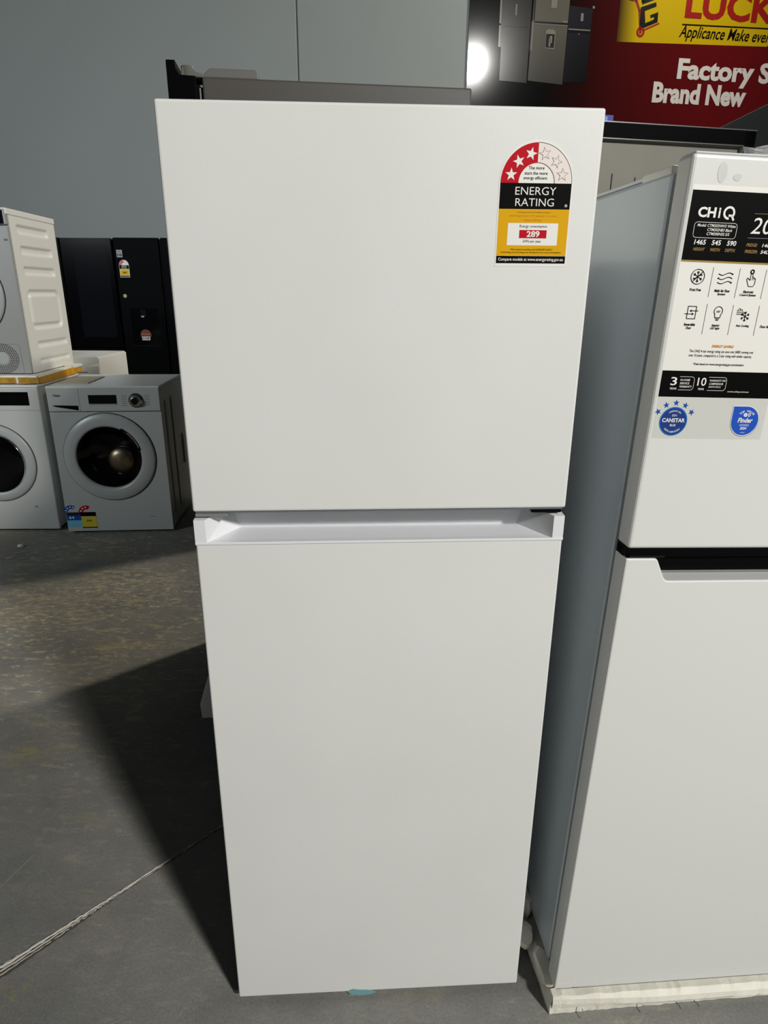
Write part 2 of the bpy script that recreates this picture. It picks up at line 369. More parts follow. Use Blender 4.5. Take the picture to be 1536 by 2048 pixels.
# ------------------------------------------------------------------ helpers for appliances
def energy_label(parent, x0, x1, z0, z1, yf, n_red=3, fine=True, dull=False):
    """Arched star rating label; z0..z1 full height, arch on top."""
    w_ = x1-x0; cx = (x0+x1)/2; R0 = w_/2; za = z1-R0*1.03; e = .00018
    H = za-z0; zb = lambda f: z0+H*f                         # fraction of the rectangular part
    yl = YELD if dull else YELL
    m = MB(); mg = w_*.02
    out = [(x0-mg, z0-mg), (x1+mg, z0-mg)] + [(cx+(R0+mg)*math.cos(a), za+(R0*1.03+mg)*math.sin(a)) for a in [PI*k/40 for k in range(41)]]
    m.flat(out, yf-e, PAPER)
    m.arc(cx, za, R0*.5, R0*1.0, 180, 90, yf-2*e, RED); m.arc(cx, za, R0*.5, R0*1.0, 90, 0, yf-2*e, PINK)
    if fine:
        m.arc(cx, za, R0*.99, R0*1.005, 90, 0, yf-3*e, INKG); m.arc(cx, za, R0*.5, R0*.515, 90, 0, yf-3*e, INKG)
    for k in range(6):
        a = math.radians(164-29.5*k + (0 if k < 3 else 0)); sx = cx+R0*.745*math.cos(a); sz = za+R0*.745*math.sin(a)
        if k < 3: m.star(sx, sz, R0*.17, yf-3*e, PAPER, rot=90 + (0, 18, -12)[k], ri=.4)
        elif fine: m.star(sx, sz, R0*.175, yf-3*e, INKG, rot=90+(10, -20, 0)[k-3], ri=.42); m.star(sx, sz, R0*.15, yf-4*e, PINK, rot=90+(10, -20, 0)[k-3], ri=.40)
    m.rect(x0, x1, zb(.69), za, yf-2*e, INK)
    m.rect(x0, x1, zb(.115), zb(.69), yf-2*e, yl)
    m.rect(x0, x1, zb(.02), zb(.112), yf-2*e, INK)
    X = lambda f: x0+w_*f
    m.text('ENERGY', X(.215), X(.79), zb(.86), zb(.955), yf-3*e, PAPER, bold=-.004 if fine else 0)
    m.text('RATING', X(.225), X(.77), zb(.725), zb(.82), yf-3*e, PAPER, bold=-.004 if fine else 0)
    if fine:
        m.text('The more', cx-R0*.24, cx+R0*.2, za+R0*.34, za+R0*.42, yf-3*e, INK)
        m.text('stars the more', cx-R0*.34, cx+R0*.30, za+R0*.21, za+R0*.29, yf-3*e, INK)
        m.text('energy efficient', cx-R0*.36, cx+R0*.30, za+R0*.07, za+R0*.17, yf-3*e, INK)
        m.arc(X(.945), zb(.735), w_*.012, w_*.018, 0, 360, yf-3*e, PAPER); m.text('R', X(.938), X(.952), zb(.728), zb(.742), yf-3*e, PAPER)
        m.text('A joint government and industry program', X(.26), X(.73), zb(.64), zb(.66), yf-3*e, mat('brown_ink', (96, 70, 10), .5))
        m.text('Refrigerator/Freezer model', X(.16), X(.83), zb(.595), zb(.62), yf-3*e, ORANGE, bold=.01)
        m.text('Volume 289 litres', X(.36), X(.62), zb(.545), zb(.57), yf-3*e, ORANGE, bold=.01)
    m.rect(X(.14), X(.86), zb(.245), zb(.52), yf-3*e, PAPER if fine else YELL)
    if fine:
        m.rect(X(.31), X(.70), zb(.335), zb(.435), yf-4*e, RED)
        m.text('289', X(.415), X(.60), zb(.348), zb(.424), yf-5*e, PAPER, bold=.03)
        m.text('Energy consumption', X(.31), X(.70), zb(.455), zb(.50), yf-4*e, INK)
        m.text('kWh per year', X(.37), X(.63), zb(.27), zb(.315), yf-4*e, INK)
        m.text('When tested in accordance with AS/NZS IEC 62552.3', X(.2), X(.8), zb(.185), zb(.205), yf-4*e, INK)
        m.text('Actual energy use and running costs will depend on how you use this appliance', X(.06), X(.93), zb(.145), zb(.17), yf-4*e, INK)
        m.text('Compare models at www.energyrating.gov.au', X(.03), X(.97), zb(.04), zb(.09), yf-3*e, PAPER, bold=.012)
    else:
        m.text('289', X(.33), X(.67), zb(.31), zb(.43), yf-4*e, INK, bold=.03)
    return m.build('energy_label', parent, 'arched star energy rating label')

def side_panel(name, parent, x, y0, y1, z0, z1, recess, m, sgn=1, depth=.009):
    """Pressed steel side with recessed ribs; recess = (ya, yb, za, zb, corner) or ring shapes."""
    ny, nz = 70, 130; v = []; f = []
    def sd(y, z, r):
        ya, yb, za, zb_, c = r[:5]; cy, cz = (ya+yb)/2, (za+zb_)/2
        qx, qz = abs(y-cy)-(yb-ya)/2+c, abs(z-cz)-(zb_-za)/2+c
        return math.hypot(max(qx, 0), max(qz, 0))+min(max(qx, qz), 0)-c
    for j in range(nz+1):
        for i in range(ny+1):
            y = y0+(y1-y0)*i/ny; z = z0+(z1-z0)*j/nz; d = 0
            for r in recess:
                k = sd(y, z, r)
                if len(r) > 5: k = max(k, -(k+r[5]))         # ring groove of width r[5]
                d = max(d, min(1, max(0, -k/.012+.3)))
            v.append((x-sgn*depth*d*d*(3-2*d), y, z))
    for j in range(nz):
        for i in range(ny):
            a = j*(ny+1)+i; q = (a, a+1, a+ny+2, a+ny+1); f.append(q if sgn > 0 else q[::-1])
    mb = MB(); mb.add(v, f, m, True)
    e = .004
    mb.box(min(x-sgn*.016, x-sgn*.013), max(x-sgn*.016, x-sgn*.013), y0, y1, z0, z1, m)
    for (a, b_, c, d_) in ((y0-.001, y0+.001, z0, z1), (y1-.001, y1+.001, z0, z1), (y0, y1, z0-.001, z0+.001), (y0, y1, z1-.001, z1+.001)):
        mb.box(min(x, x-sgn*.016), max(x, x-sgn*.016), a, b_, c, d_, m)
    return mb.build(name, parent)

# ------------------------------------------------------------------ main white fridge
fr = thing('top_mount_fridge', 'large plain white top freezer fridge standing in the middle, star energy label upper right', 'refrigerator', (-.2817, .8911, 0), .0554)
W, H = .558, 1.564
MB().box(.006, W-.006, .076, .60, .03, H-.008, WHITE, b=.004).build('body', fr)
MB().box(.010, W-.010, .064, .078, .05, H-.02, SHADEG).build('door_gasket', fr)
d = MB().box(0, W, 0, .066, 1.036, H, WHITE, b=.0035, seg=3)
d.box(.004, W-.004, .003, .064, 1.0335, 1.040, SHADEG)
d.build('freezer_door', fr)
ld = MB().box(0, W, 0, .066, .018, .9865, WHITE, b=.003, seg=3).build('fridge_door', fr)
# recessed grip along the top of the lower door
hs = MB(); zl, zt = .9872, 1.0235; dp = .058
xa, xb = .0165, W-.0165; xi0, xi1 = .058, W-.058; xt0, xt1 = .046, W-.046
# end blocks with slanted cheeks
for sx in (0, 1):
    X = (lambda q: q) if sx == 0 else (lambda q: W-q)
    v = [(X(0), -.0008, zl), (X(xa), -.0008, zl), (X(xa), -.0008, zt), (X(0), -.0008, zt),
         (X(0), dp, zl), (X(xi0), dp, zl+.004), (X(xt0), dp, zt+.003), (X(0), dp, zt+.003)]
    f = [(0, 1, 2, 3), (1, 5, 6, 2), (3, 2, 6, 7), (0, 3, 7, 4), (4, 7, 6, 5), (0, 4, 5, 1)]
    hs.add(v, f if sx == 0 else [q[::-1] for q in f], PLAST)
hs.box(0, W, dp, .066, zl, zt+.006, PLAST, b=.001, seg=1)           # back wall of the grip
hs.add([(xa, -.0008, zl), (W-xa, -.0008, zl), (xi1, dp, zl+.004), (xi0, dp, zl+.004), (xa, -.0008, zl-.001), (W-xa, -.0008, zl-.001), (W-xa, dp, zl-.001), (xa, dp, zl-.001)],
       [(0, 1, 2, 3), (4, 5, 1, 0), (4, 7, 6, 5)], PLAST)
hs.box(-.0006, W+.0006, -.0014, .03, zl-.0035, zl+.0008, PLAST, b=.0008, seg=1)
hs.build('grip_rail', fr)
MB().box(.002, .05, .004, .05, 1.0268, 1.0325, MGREY, b=.001, seg=1).build('door_stop', fr)
MB().box(W-.05, W-.004, .006, .05, 1.0268, 1.0325, BLACKP, b=.001, seg=1).build('door_hinge', fr)
MB().box(.008, W-.008, .03, .58, .006, .03, BLACKP).build('plinth', fr)
for x_ in (.05, W-.06):
    f_ = MB(); f_.rev(x_, 0, [(0, .035), (.014, .035), (.014, .06), (0, .06)], BLACKP, n=20)
    f_.v = [(a, b_, c+.0145) for a, b_, c in f_.v]; f_.build('foot', fr)
energy_label(fr, .4292, .5222, 1.3795, 1.5256, -.0001)
tp = MB(); pts = [(.214, .020), (.226, .026), (.240, .023), (.256, .022), (.272, .0155), (.262, .010), (.238, .008), (.222, .013)]
tp.prism(pts, -.0015, -.0004, TEAL); tp.box(.222, .262, -.0012, .028, .0095, .0125, TEAL); tp.build('tape_scrap', fr, 'torn teal tape scrap')

# ------------------------------------------------------------------ second white fridge on its foam base
f2 = thing('top_mount_fridge', 'white top freezer fridge on a foam base, cut off at right, covered in spec stickers', 'refrigerator', (.3354, .8769, .045), .092, .027)
W2, H2 = .545, 1.463
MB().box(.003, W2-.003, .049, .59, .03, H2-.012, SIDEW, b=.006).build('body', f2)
MB().box(.010, W2-.010, .036, .050, .04, H2-.02, SHADEG).build('door_gasket', f2)
MB().box(0, W2, 0, .037, .942, H2, WHITE2, b=.005, seg=3).build('freezer_door', f2)
n = [(0, .022), (W2, .022), (W2, .9265), (W2-.0465, .9265), (W2-.0505, .9235), (W2-.0655, .893), (W2-.0705, .8895), (.0705, .8895), (.0655, .893), (.0505, .9235), (.0465, .9265), (0, .9265)]
MB().prism(n, 0, .037, WHITE2, b=.0024).build('fridge_door', f2)
g = MB().box(.001, W2-.001, .014, .036, .886, .944, BLACKP)
g.box(.001, W2-.001, .004, .036, .9275, .9415, BLACKP, b=.001, seg=1)
g.build('grip_recess', f2, 'black recessed grip between the doors')
MB().box(.06, W2-.06, .002, .014, .888, .9018, SILVER, b=.001, seg=1).build('grip_trim', f2, 'silver strip along the grip')
MB().box(.02, W2-.02, .03, .56, .004, .03, BLACKP).build('plinth', f2)
MB().box(.004, W2-.004, .002, .036, H2, H2+.0022, PLAST, b=.001, seg=1).box(.002, W2-.002, .05, .58, H2-.0125, H2-.008, PLAST, b=.001, seg=1).build('top_trim', f2)
MB().box(.004, W2-.004, -.0006, .0, .022, .0228, SHADEG).box(.003, W2-.003, -.0003, .0, .046, .0464, PLASTG).box(.003, W2-.003, -.0005, .0, .036, .0364, PLASTG).build('bottom_film_edge', f2)
MB().box(-.0006, .05, .047, .13, H2-.016, H2-.006, PAPER, b=.002).build('corner_cap', f2, 'bright white packing strip on the top corner')
MB().disc(.0412, 1.4426, .0062, -.0003, PLASTG, 24, .0115).build('glue_mark', f2)
MB().disc(.0618, 1.4381, .0055, -.0003, PLASTG, 20, .004).build('glue_mark', f2)
MB().rev(.028, .928, [(0, -.0), (.0, 0)], SHADEG, n=4).box(.004, .06, -.001, .02, .9285, .9325, BLACKG, b=.0005, seg=1).build('hinge_pin_cover', f2)

# spec sheet sticker
e = .00018; L = MB(); x0, x1 = .0070, .245
L.rect(x0-.001, x1+.001, 1.1665, 1.4285, -e, PAPER)
L.rect(x0, x1, 1.3412, 1.4222, -2*e, INK)
L.rect(x0, x1, 1.3390, 1.3412, -2*e, GOLD)
L.rect(x0, x1, 1.1668, 1.2020, -2*e, INK)
y = -3*e
def T(s, a, b_, c, d_, m, bold=0, shear=0, yy=None): L.text(s, a, b_, c, d_, yy or y, m, bold, shear)
T('CH', .0185, .0420, 1.3915, 1.4035, PAPER, .035); T('i', .0455, .0480, 1.3915, 1.4035, PAPER, .03)
L.arc(.0595, 1.3978, .0052, .0078, -38, 275, y, PAPER); L.line([(.0600, 1.3948), (.0635, 1.3948), (.0665, 1.3900)], .0025, y, PAPER)
def rrect(xa_, xb_, za_, zb_, r, wd, m, left=True):
    pts = []
    for cx, cz, a0 in ((xb_-r, zb_-r, 90), (xb_-r, za_+r, 0)):
        for k in range(7): a = math.radians(a0-15*k); pts.append((cx+r*math.cos(a), cz+r*math.sin(a)))
    if left:
        for cx, cz, a0 in ((xa_+r, za_+r, 270), (xa_+r, zb_-r, 180)):
            for k in range(7): a = math.radians(a0-15*k); pts.append((cx+r*math.cos(a), cz+r*math.sin(a)))
        pts.append(pts[0])
    else: pts = [(xa_, zb_)] + pts + [(xa_, za_)]
    L.line(pts, wd, y, m)
rrect(.0165, .0735, 1.3680, 1.3860, .004, .0005, PAPER)
T('Model: CTM202NW3 White', .0205, .0715, 1.3808, 1.3842, PAPER, .01, .2)
T('CTM202NB3 Black', .0345, .0680, 1.3760, 1.3794, PAPER, .01, .2)
T('CTM200NSS S/S', .0345, .0650, 1.3712, 1.3746, PAPER, .01, .2)
for s_, a, b_ in (('1465', .0200, .0355), ('545', .0435, .0558), ('590', .0640, .0765)): T(s_, a, b_, 1.3598, 1.3658, PAPER, .02, .1)
for s_, a, b_ in (('HEIGHT', .0200, .0357), ('WIDTH', .0430, .0562), ('DEPTH', .0630, .0765)): T(s_, a, b_, 1.3525, 1.3563, GOLD, .01, .2)
T('200L', .0925, .1500, 1.3750, 1.3940, PAPER, 0, .15)
L.line([(.0935, 1.3985), (.155, 1.3990)], .0004, y, GOLD); L.line([(.0905, 1.3700), (.155, 1.3705)], .0004, y, PAPERG)
T('FRIDGE:', .0905, .1055, 1.3600, 1.3638, GOLD, .01, .2); T('146L', .1120, .1260, 1.3598, 1.3640, PAPER, .015, .2)
T('FREEZER:', .0900, .1075, 1.3522, 1.3560, GOLD, .01, .2); T('54L', .1115, .1220, 1.3520, 1.3562, PAPER, .015, .2)
for k in range(6):
    xx = .0520+.0365*k; L.line([(xx, 1.2972), (xx+.0005, 1.3334)], .0005, y, INKG); L.line([(xx+.0008, 1.2505), (xx+.0010, 1.2885)], .0005, y, INKG)
def flake(cx, cz, r, m=INK):
    for k in range(6):
        a = math.radians(30+60*k); c, s_ = math.cos(a), math.sin(a)
        L.line([(cx, cz), (cx+r*c, cz+r*s_)], .0009, y, m)
        for q in (-1, 1):
            b_ = a+q*.6; L.line([(cx+r*.55*c, cz+r*.55*s_), (cx+r*.55*c+r*.38*math.cos(b_), cz+r*.55*s_+r*.38*math.sin(b_))], .0009, y, m)
L.arc(.0330, 1.3215, .0086, .0095, 0, 360, y, INK); flake(.0330, 1.3215, .0068); L.line([(.0267, 1.3150), (.0393, 1.3280)], .001, y, INK)
T('Frost Free', .0250, .0405, 1.3040, 1.3075, INK, .03, .2)
for k in range(3):
    zz = 1.3260-.0052*k; L.line([(.0610+.0192*q/14, zz+.0016*math.sin(q/14*2*PI+PI)) for q in range(15)], .001, y, INK)
    hx, hz = ((.0802, zz) if k != 1 else (.0610, zz)); L.flat([(hx-.0012, hz-.0012), (hx+.0015, hz), (hx-.0012, hz+.0014)] if k != 1 else [(hx+.0012, hz+.0012), (hx-.0015, hz), (hx+.0012, hz-.0014)], y, INK)
T('Multi Air Flow', .0590, .0805, 1.3037, 1.3072, INK, .03, .2); T('System', .0640, .0750, 1.2992, 1.3028, INK, .03, .2)
hx = .1065; L.arc(hx, 1.3300, .0014, .0030, 0, 360, y, INK)
L.line([(hx-.0012, 1.3290), (hx-.0012, 1.3195), (hx-.0050, 1.3225), (hx-.0060, 1.3205), (hx-.0035, 1.3150), (hx-.0020, 1.3120), (hx+.0040, 1.3120), (hx+.0060, 1.3150), (hx+.0060, 1.3215), (hx+.0040, 1.3225), (hx+.0016, 1.3240), (hx+.0014, 1.3290)], .0008, y, INK)
for q in (.0016, .0038): L.line([(hx+q, 1.3232), (hx+q, 1.3200)], .0006, y, INK)
T('Electronic', .0990, .1135, 1.3037, 1.3070, INK, .03, .2); T('Control System', .0950, .1175, 1.2992, 1.3028, INK, .03, .2)
L.line([(.0275, 1.2850), (.0390, 1.2850), (.0390, 1.2695), (.0275, 1.2695), (.0275, 1.2850)], .0009, y, INK)
L.line([(.0420, 1.2795), (.0310, 1.2795)], .0009, y, INK); L.flat([(.0330, 1.2778), (.0330, 1.2812), (.0300, 1.2795)], y, INK)
L.line([(.0240, 1.2755), (.0350, 1.2755)], .0009, y, INK); L.flat([(.0340, 1.2738), (.0370, 1.2755), (.0340, 1.2772)], y, INK)
T('Reversible', .0255, .0410, 1.2605, 1.2640, INK, .03, .2); T('Door', .0290, .0365, 1.2562, 1.2597, INK, .03, .2)
L.line([(.0665, 1.2718), (.0660, 1.2745)] + [(.0700+.0058*math.cos(math.radians(a)), 1.2800+.0058*math.sin(math.radians(a))) for a in range(225, -46, -15)] + [(.0740, 1.2745), (.0735, 1.2718), (.0665, 1.2718)], .0009, y, INK)
L.rect(.0672, .0728, 1.2698, 1.2708, y, INK); L.rect(.0680, .0720, 1.2682, 1.2692, y, INK); T('LED', .0675, .0728, 1.2785, 1.2808, INK, .02)
T('Interior', .0645, .0755, 1.2605, 1.2637, INK, .03, .2); T('LED light', .0630, .0762, 1.2562, 1.2597, INK, .03, .2)
flake(.1085, 1.2745, .0062)
for q in range(3): L.arc(.0990+.003*q, 1.2828-.0022*q+.001*(q % 2), .0012, .0019, -90, 200, y, INK, 12); L.line([(.0960, 1.2815-.0022*q), (.0990+.003*q, 1.2812-.0022*q)], .0008, y, INK)
T('Fast Cooling', .0985, .1170, 1.2605, 1.2640, INK, .03, .2); T('Door Alarm', .1325, .1500, 1.2605, 1.2640, INK, .03, .2)
T('ENERGY SAVING', .0705, .1015, 1.2335, 1.2370, ORANGE, .02, .15)
T('The CHiQ 4 star energy rating can save over $400 running cost', .0400, .1310, 1.2258, 1.2302, INK, .004)
T('over 10 years, compared to a 2 star rating with similar capacity.', .0400, .1300, 1.2202, 1.2246, INK, .004)
T('*Data based on www.energyrating.gov.au/calculator', .0485, .1215, 1.2092, 1.2132, INK, .012, .1)
T('3', .0210, .0300, 1.1825, 1.1935, PAPER, .01); T('YEAR', .0210, .0310, 1.1768, 1.1795, PAPER, .01, .1)
rrect(.0335, .0545, 1.1765, 1.1942, .004, .0005, PAPER, False)
T('IN-HOME', .0345, .0485, 1.1885, 1.1912, PAPER, .01, .1); T('SERVICE', .0345, .0480, 1.1840, 1.1868, PAPER, .01, .1); T('WARRANTY', .0345, .0525, 1.1795, 1.1824, PAPER, .01, .1)
T('10', .0595, .0720, 1.1825, 1.1935, PAPER, .01); T('YEAR', .0615, .0705, 1.1768, 1.1795, PAPER, .01, .1)
rrect(.0750, .1010, 1.1765, 1.1942, .004, .0005, PAPER, False)
T('WARRANTY ON', .0765, .0995, 1.1885, 1.1912, PAPER, .01, .1); T('COMPRESSOR', .0765, .0970, 1.1840, 1.1868, PAPER, .01, .1); T('(PARTS ONLY)', .0765, .0940, 1.1795, 1.1824, PAPER, .01, .1)
T('www.chiq.com.au', .1050, .1360, 1.1738, 1.1765, PAPER, .01, .1)
L.build('spec_sheet_sticker', f2, 'black and white specification sticker')
L = MB(); L.rect(.0072, .1690, 1.1090, 1.1660, -e, SHEET)
cx, cz = .0348, 1.1330
L.disc(cx, cz, .0198, -2*e, BLUE); L.arc(cx, cz, .0193, .0202, 0, 360, -2.4*e, mat('rim_blue', (60, 130, 190), .4))
L.disc(cx, cz, .0176, -3*e, BLUED)
for k in range(5):
    a = math.radians(148-29*k); L.star(cx+.0285*math.cos(a), cz+.0265*math.sin(a)-.001, .0049, -2*e, BLUE, rot=90-14*(k-2), ri=.38)
yy = -4*e
L.text('CANSTAR', cx-.0165, cx+.0165, cz-.0012, cz+.0045, yy, PAPER, .025)
L.text('2024', cx-.0035, cx+.0035, cz+.0070, cz+.0098, yy, PAPER); L.text('BLUE', cx-.0040, cx+.0040, cz-.0068, cz-.0038, yy, PAPER, .02)
L.arctext('INNOVATION', cx, cz, .0135, 128, 52, .0030, yy, PAPER); L.arctext('REFRIGERATORS', cx, cz, .0135, 222, 318, .0034, yy, PAPER, inner=True)
L.build('star_award_sticker', f2, 'round blue award sticker with five stars')
L = MB(); cx, cz = .1395, 1.1352
def drop(r, dx=0, dz=0): return [(cx-r+dx, cz+r*1.02+dz)] + [(cx+r*math.cos(math.radians(a))+dx, cz+r*1.02*math.sin(math.radians(a))+dz) for a in range(90, -181, -9)]
L.flat(drop(.0212, .0003, -.0008), -2*e, PAPERG); L.flat(drop(.0208), -3*e, PAPER); L.flat(drop(.0198), -4*e, mat('award_bright_blue', (18, 80, 190), .4))
yy = -5*e
L.arctext('TOP VALUE', cx+.001, cz, .0125, 138, 38, .0042, yy, PAPER, .02)
L.text('Finder', cx-.0105, cx+.0115, cz-.0025, cz+.0045, yy, PAPER, .03, .15)
L.arc(cx-.001, cz+.0086, .0008, .0026, 90, 270, yy, PAPER, 12); L.rect(cx-.001, cx+.0012, cz+.006, cz+.0112, yy, PAPER); L.arc(cx+.0045, cz+.0086, .0012, .0024, 0, 360, yy, PAPER, 16)
L.text('AWARDS', cx-.0068, cx+.0072, cz-.0072, cz-.0045, yy, PAPER); L.text('2024', cx-.0052, cx+.0045, cz-.0122, cz-.0084, yy, PAPER, .03, .1)
L.text('winner', cx-.0035, cx+.0035, cz-.0172, cz-.0155, yy, PAPER)
L.build('value_award_sticker', f2, 'blue drop-shaped award sticker')

# foam base under it (own thing: the fridge could be lifted off it)
random.seed(3)
fb = thing('polystyrene_block', 'cracked white polystyrene packing base under the fridge with the spec stickers', 'foam', (.3354, .8769, 0), .092)
def foam_slab(outline, z0, z1, jit, name, parent, m, sub=10, top_in=.006, label=None, slope=0):
    pts = []
    for (a, b_), (c, d_) in zip(outline, outline[1:]+outline[:1]):
        for k in range(sub): pts.append((a+(c-a)*k/sub, b_+(d_-b_)*k/sub))
    cx = sum(q[0] for q in pts)/len(pts); cy = sum(q[1] for q in pts)/len(pts); n_ = len(pts); v = []; f = []
    for lvl, (zz, inn) in enumerate(((z0, .0), (z0+(z1-z0)*.3, -.002), (z0+(z1-z0)*.62, -.001), (z0+(z1-z0)*.68, .004), (z1-.003, .004+top_in*.3), (z1, .004+top_in))):
        for px, py in pts:
            dx, dy = px-cx, py-cy; l = math.hypot(dx, dy)
            r = inn + random.uniform(-jit, jit)*(1 if lvl else .7)
            v.append((px-dx/l*r, py-dy/l*r, zz - (slope*px if lvl > 2 else 0) + (random.uniform(-jit, jit)*.5 if lvl in (2, 3, 4) else 0)))
    for l_ in range(5):
        for k in range(n_): f.append((l_*n_+k, l_*n_+(k+1) % n_, (l_+1)*n_+(k+1) % n_, (l_+1)*n_+k))
    v.append((cx, cy, z1-slope*cx)); v.append((cx, cy, z0))
    for k in range(n_): f.append((5*n_+k, 5*n_+(k+1) % n_, len(v)-2)); f.append((k, len(v)-1, (k+1) % n_))
    return MB().add(v, f, m).build(name, parent, label)
foam_slab([(-.004, -.002), (.12, -.003), (.30, -.004), (.56, -.006), (.575, .02), (.575, .62), (-.02, .62), (-.015, .3)], .001, .0435, .0018, 'foam_block', fb, FOAM, 16, slope=.028)
CKM = mat('crack_line', (140, 134, 118), .9)  # darker beige for the crack strokes along the foam front
for x_, h_ in ((.055, .03), (.178, .026), (.262, .02), (.30, .018)):
    MB().line([(x_, .003), (x_+.003, h_*.5), (x_-.001, h_)], .0018, -.0165, CKM).build('crack', fb)
random.seed(11)                                             # broken corner pieces along the left side
for (cx, cy, cz, sx, sy, sz, rz, rx) in ((.000, .055, .050, .018, .050, .018, .1, .15), (-.018, .125, .052, .020, .035, .024, -.2, .5), (-.006, .19, .078, .014, .045, .040, .1, .2),
                                     (-.030, .17, .022, .016, .030, .018, .4, .1), (-.004, .27, .11, .010, .07, .065, 0, .1), (-.035, .25, .02, .02, .03, .017, .3, .0)):
    bm = bmesh.new(); bmesh.ops.create_icosphere(bm, subdivisions=2, radius=1)
    for v in bm.verts:
        q = v.co; q.x = round(q.x*1.4)/1.4+q.x*.12; q.z = round(q.z*1.3)/1.3+q.z*.1; q *= .8
        v.co = Matrix.Rotation(rz, 3, 'Z') @ Matrix.Rotation(rx, 3, 'X') @ Vector((q.x*sx, q.y*sy, q.z*sz)) * random.uniform(.93, 1.05) + Vector((cx, cy, cz))
    MB().bmadd(bm, FOAM).build('broken_piece', fb)
# low cap of packing over the front lip
v = []; f = []; n_ = 60
for k in range(n_+1):
    x_ = -.002+.56*k/n_
    zt_ = .052+.004*math.sin(k*.9)*random.uniform(.3, 1)*(1 if k < 14 else .25)+.002*random.random()
    sl = .026*max(0, x_)
    off = .009*max(0, 1-x_/.2)
    for (yy, zz) in ((-.012+off*.9, .016+.003*random.random()), (-.0165+off+.002*random.random(), .034), (-.014+off*.9, .046), (-.0045, zt_), (.012, zt_-.001)): v.append((x_, yy, zz-sl if zz > .03 else zz))
for k in range(n_):
    for j in range(4): a = 5*k+j; f.append((a, a+5, a+6, a+1))
MB().add(v, f, FOAM).build('front_lip', fb)

# clear film bundled on top of it
random.seed(21)
bm = bmesh.new(); bmesh.ops.create_icosphere(bm, subdivisions=4, radius=1)
for v in bm.verts:
    q = v.co.copy(); n_ = .75+.45*abs(math.sin(q.x*7+q.y*5)*math.cos(q.z*6-q.y*4))+.12*random.random()
    v.co = Vector((q.x*.09*n_, q.y*.08*n_, max(-.001, q.z*.045*n_)))
o = MB().bmadd(bm, FILM).build('plastic_wrap'); o.location = (.60, 1.03, 1.508)
tag(o, 'crumpled clear plastic wrap lying on top of the right white fridge', 'plastic wrap')

# ------------------------------------------------------------------ dark grey fridge behind, door side to the left
gf = thing('side_turned_fridge', 'dark grey fridge turned sideways right behind the plain white fridge', 'refrigerator', (-.3865, 1.56, 0), .119)
MB().box(0, .578, 0, .87, .03, 1.769, DGREY, b=.004).build('body', gf)
MB().box(.03, .55, .03, .84, 0, .03, BLACKP).build('plinth', gf)
d = MB().prism([(-.071, .19), (-.012, .19), (-.012, 1.770), (-.044, 1.771), (-.050, 1.779), (-.052, 1.797), (-.071, 1.797)], 0, .87, BLACKF, b=.002); d.build('door', gf, 'black door edge')
MB().box(-.012, 0, .012, .86, .2, 1.752, BLACKP).box(-.0075, -.0045, .009, .012, .2, 1.75, MGREY).build('door_gasket', gf)
h_ = MB().tube([(-.030, .015, 1.762), (-.030, .015, 1.789)], .013, DGREY2, 18)
h_.prism([(-.044, 1.768), (-.040, 1.787), (-.022, 1.790), (-.010, 1.778), (.004, 1.774), (.004, 1.768)], .004, .06, DGREY2, b=.002); h_.build('hinge', gf)
MB().prism([(.001, 1.768), (.006, 1.777), (.018, 1.786), (.110, 1.786), (.116, 1.782), (.116, 1.768)], .004, .11, DGREY2, b=.002).build('hinge_cover', gf)
MB().prism([(-.132, .186), (-.07, .186), (-.07, .33), (-.100, .33), (-.128, .250), (-.134, .232)], .0, .06, PLAST, b=.003).build('bottom_bracket', gf, 'pale grey bracket at the foot of the door')
MB().box(-.06, -.02, .1, .8, .03, .19, BLACKP).box(-.055, -.01, .1, .8, 0, .03, BLACKP).build('kick_plate', gf)

# ------------------------------------------------------------------ black framed display case and neighbours behind on the right
dc = thing('display_case', 'tall black framed case with pale recessed front behind the right white fridge', 'display case', (.43, 2.165, 0), .205)
wd, ht = .765, 1.836
MB().box(0, wd, .13, .5, .02, ht, BLACKF).build('cabinet_shell', dc)
fr_ = MB()
for a, b_, c, d_ in ((0, wd, ht-.042, ht), (0, wd, .02, .09), (0, .042, .02, ht), (wd-.042, wd, .02, ht)): fr_.box(a, b_, 0, .135, c, d_, BLACKF, b=.001, seg=1)
fr_.build('frame', dc)
MB().box(.03, wd-.03, .016, .132, .06, ht-.03, BEIGE).build('back_lining', dc)
ln = MB()
ln.box(wd-.046, wd-.042, .004, .02, .08, ht-.042, BEIGE).box(.042, .046, .004, .02, .08, ht-.042, BEIGE).box(.042, wd-.042, .004, .02, ht-.046, ht-.042, BEIGE)
ln.build('side_lining', dc)
MB().box(.040, wd-.040, -.002, .003, ht-.0445, ht-.0415, CHROME).box(wd-.0445, wd-.0415, -.002, .003, .09, ht-.0415, CHROME).box(0, wd, -.001, .02, ht, ht+.003, CHROME).build('edge_trim', dc, 'thin bright edging')
MB().box(.0, wd, .01, .48, 0, .02, BLACKP).build('plinth', dc)
MB().box(.285, .2875, .012, .017, .9, 1.70, INKG).box(.365, .3675, .012, .017, .9, 1.692, INKG).build('shelf_rail', dc)
bx = thing('blue_carton', 'small flat blue carton lying on top of the black framed case', 'box', (.58, 2.245, 1.8395), .2)
MB().box(0, .125, 0, .09, 0, .027, BOXB, b=.001, seg=1).build('carton', bx)
MB().rect(.01, .105, .006, .022, -.0003, BOXL).build('front_label', bx, 'pale blue panel')
tg = thing('grey_fridge', 'dark grey tall appliance side behind the black framed case at right', 'refrigerator', (1.36, 2.42, 0), .0)
MB().box(0, .7, .07, .75, .03, 1.985, mat('slate_steel', (66, 70, 70), .4, bump=.05), b=.004).build('body', tg)
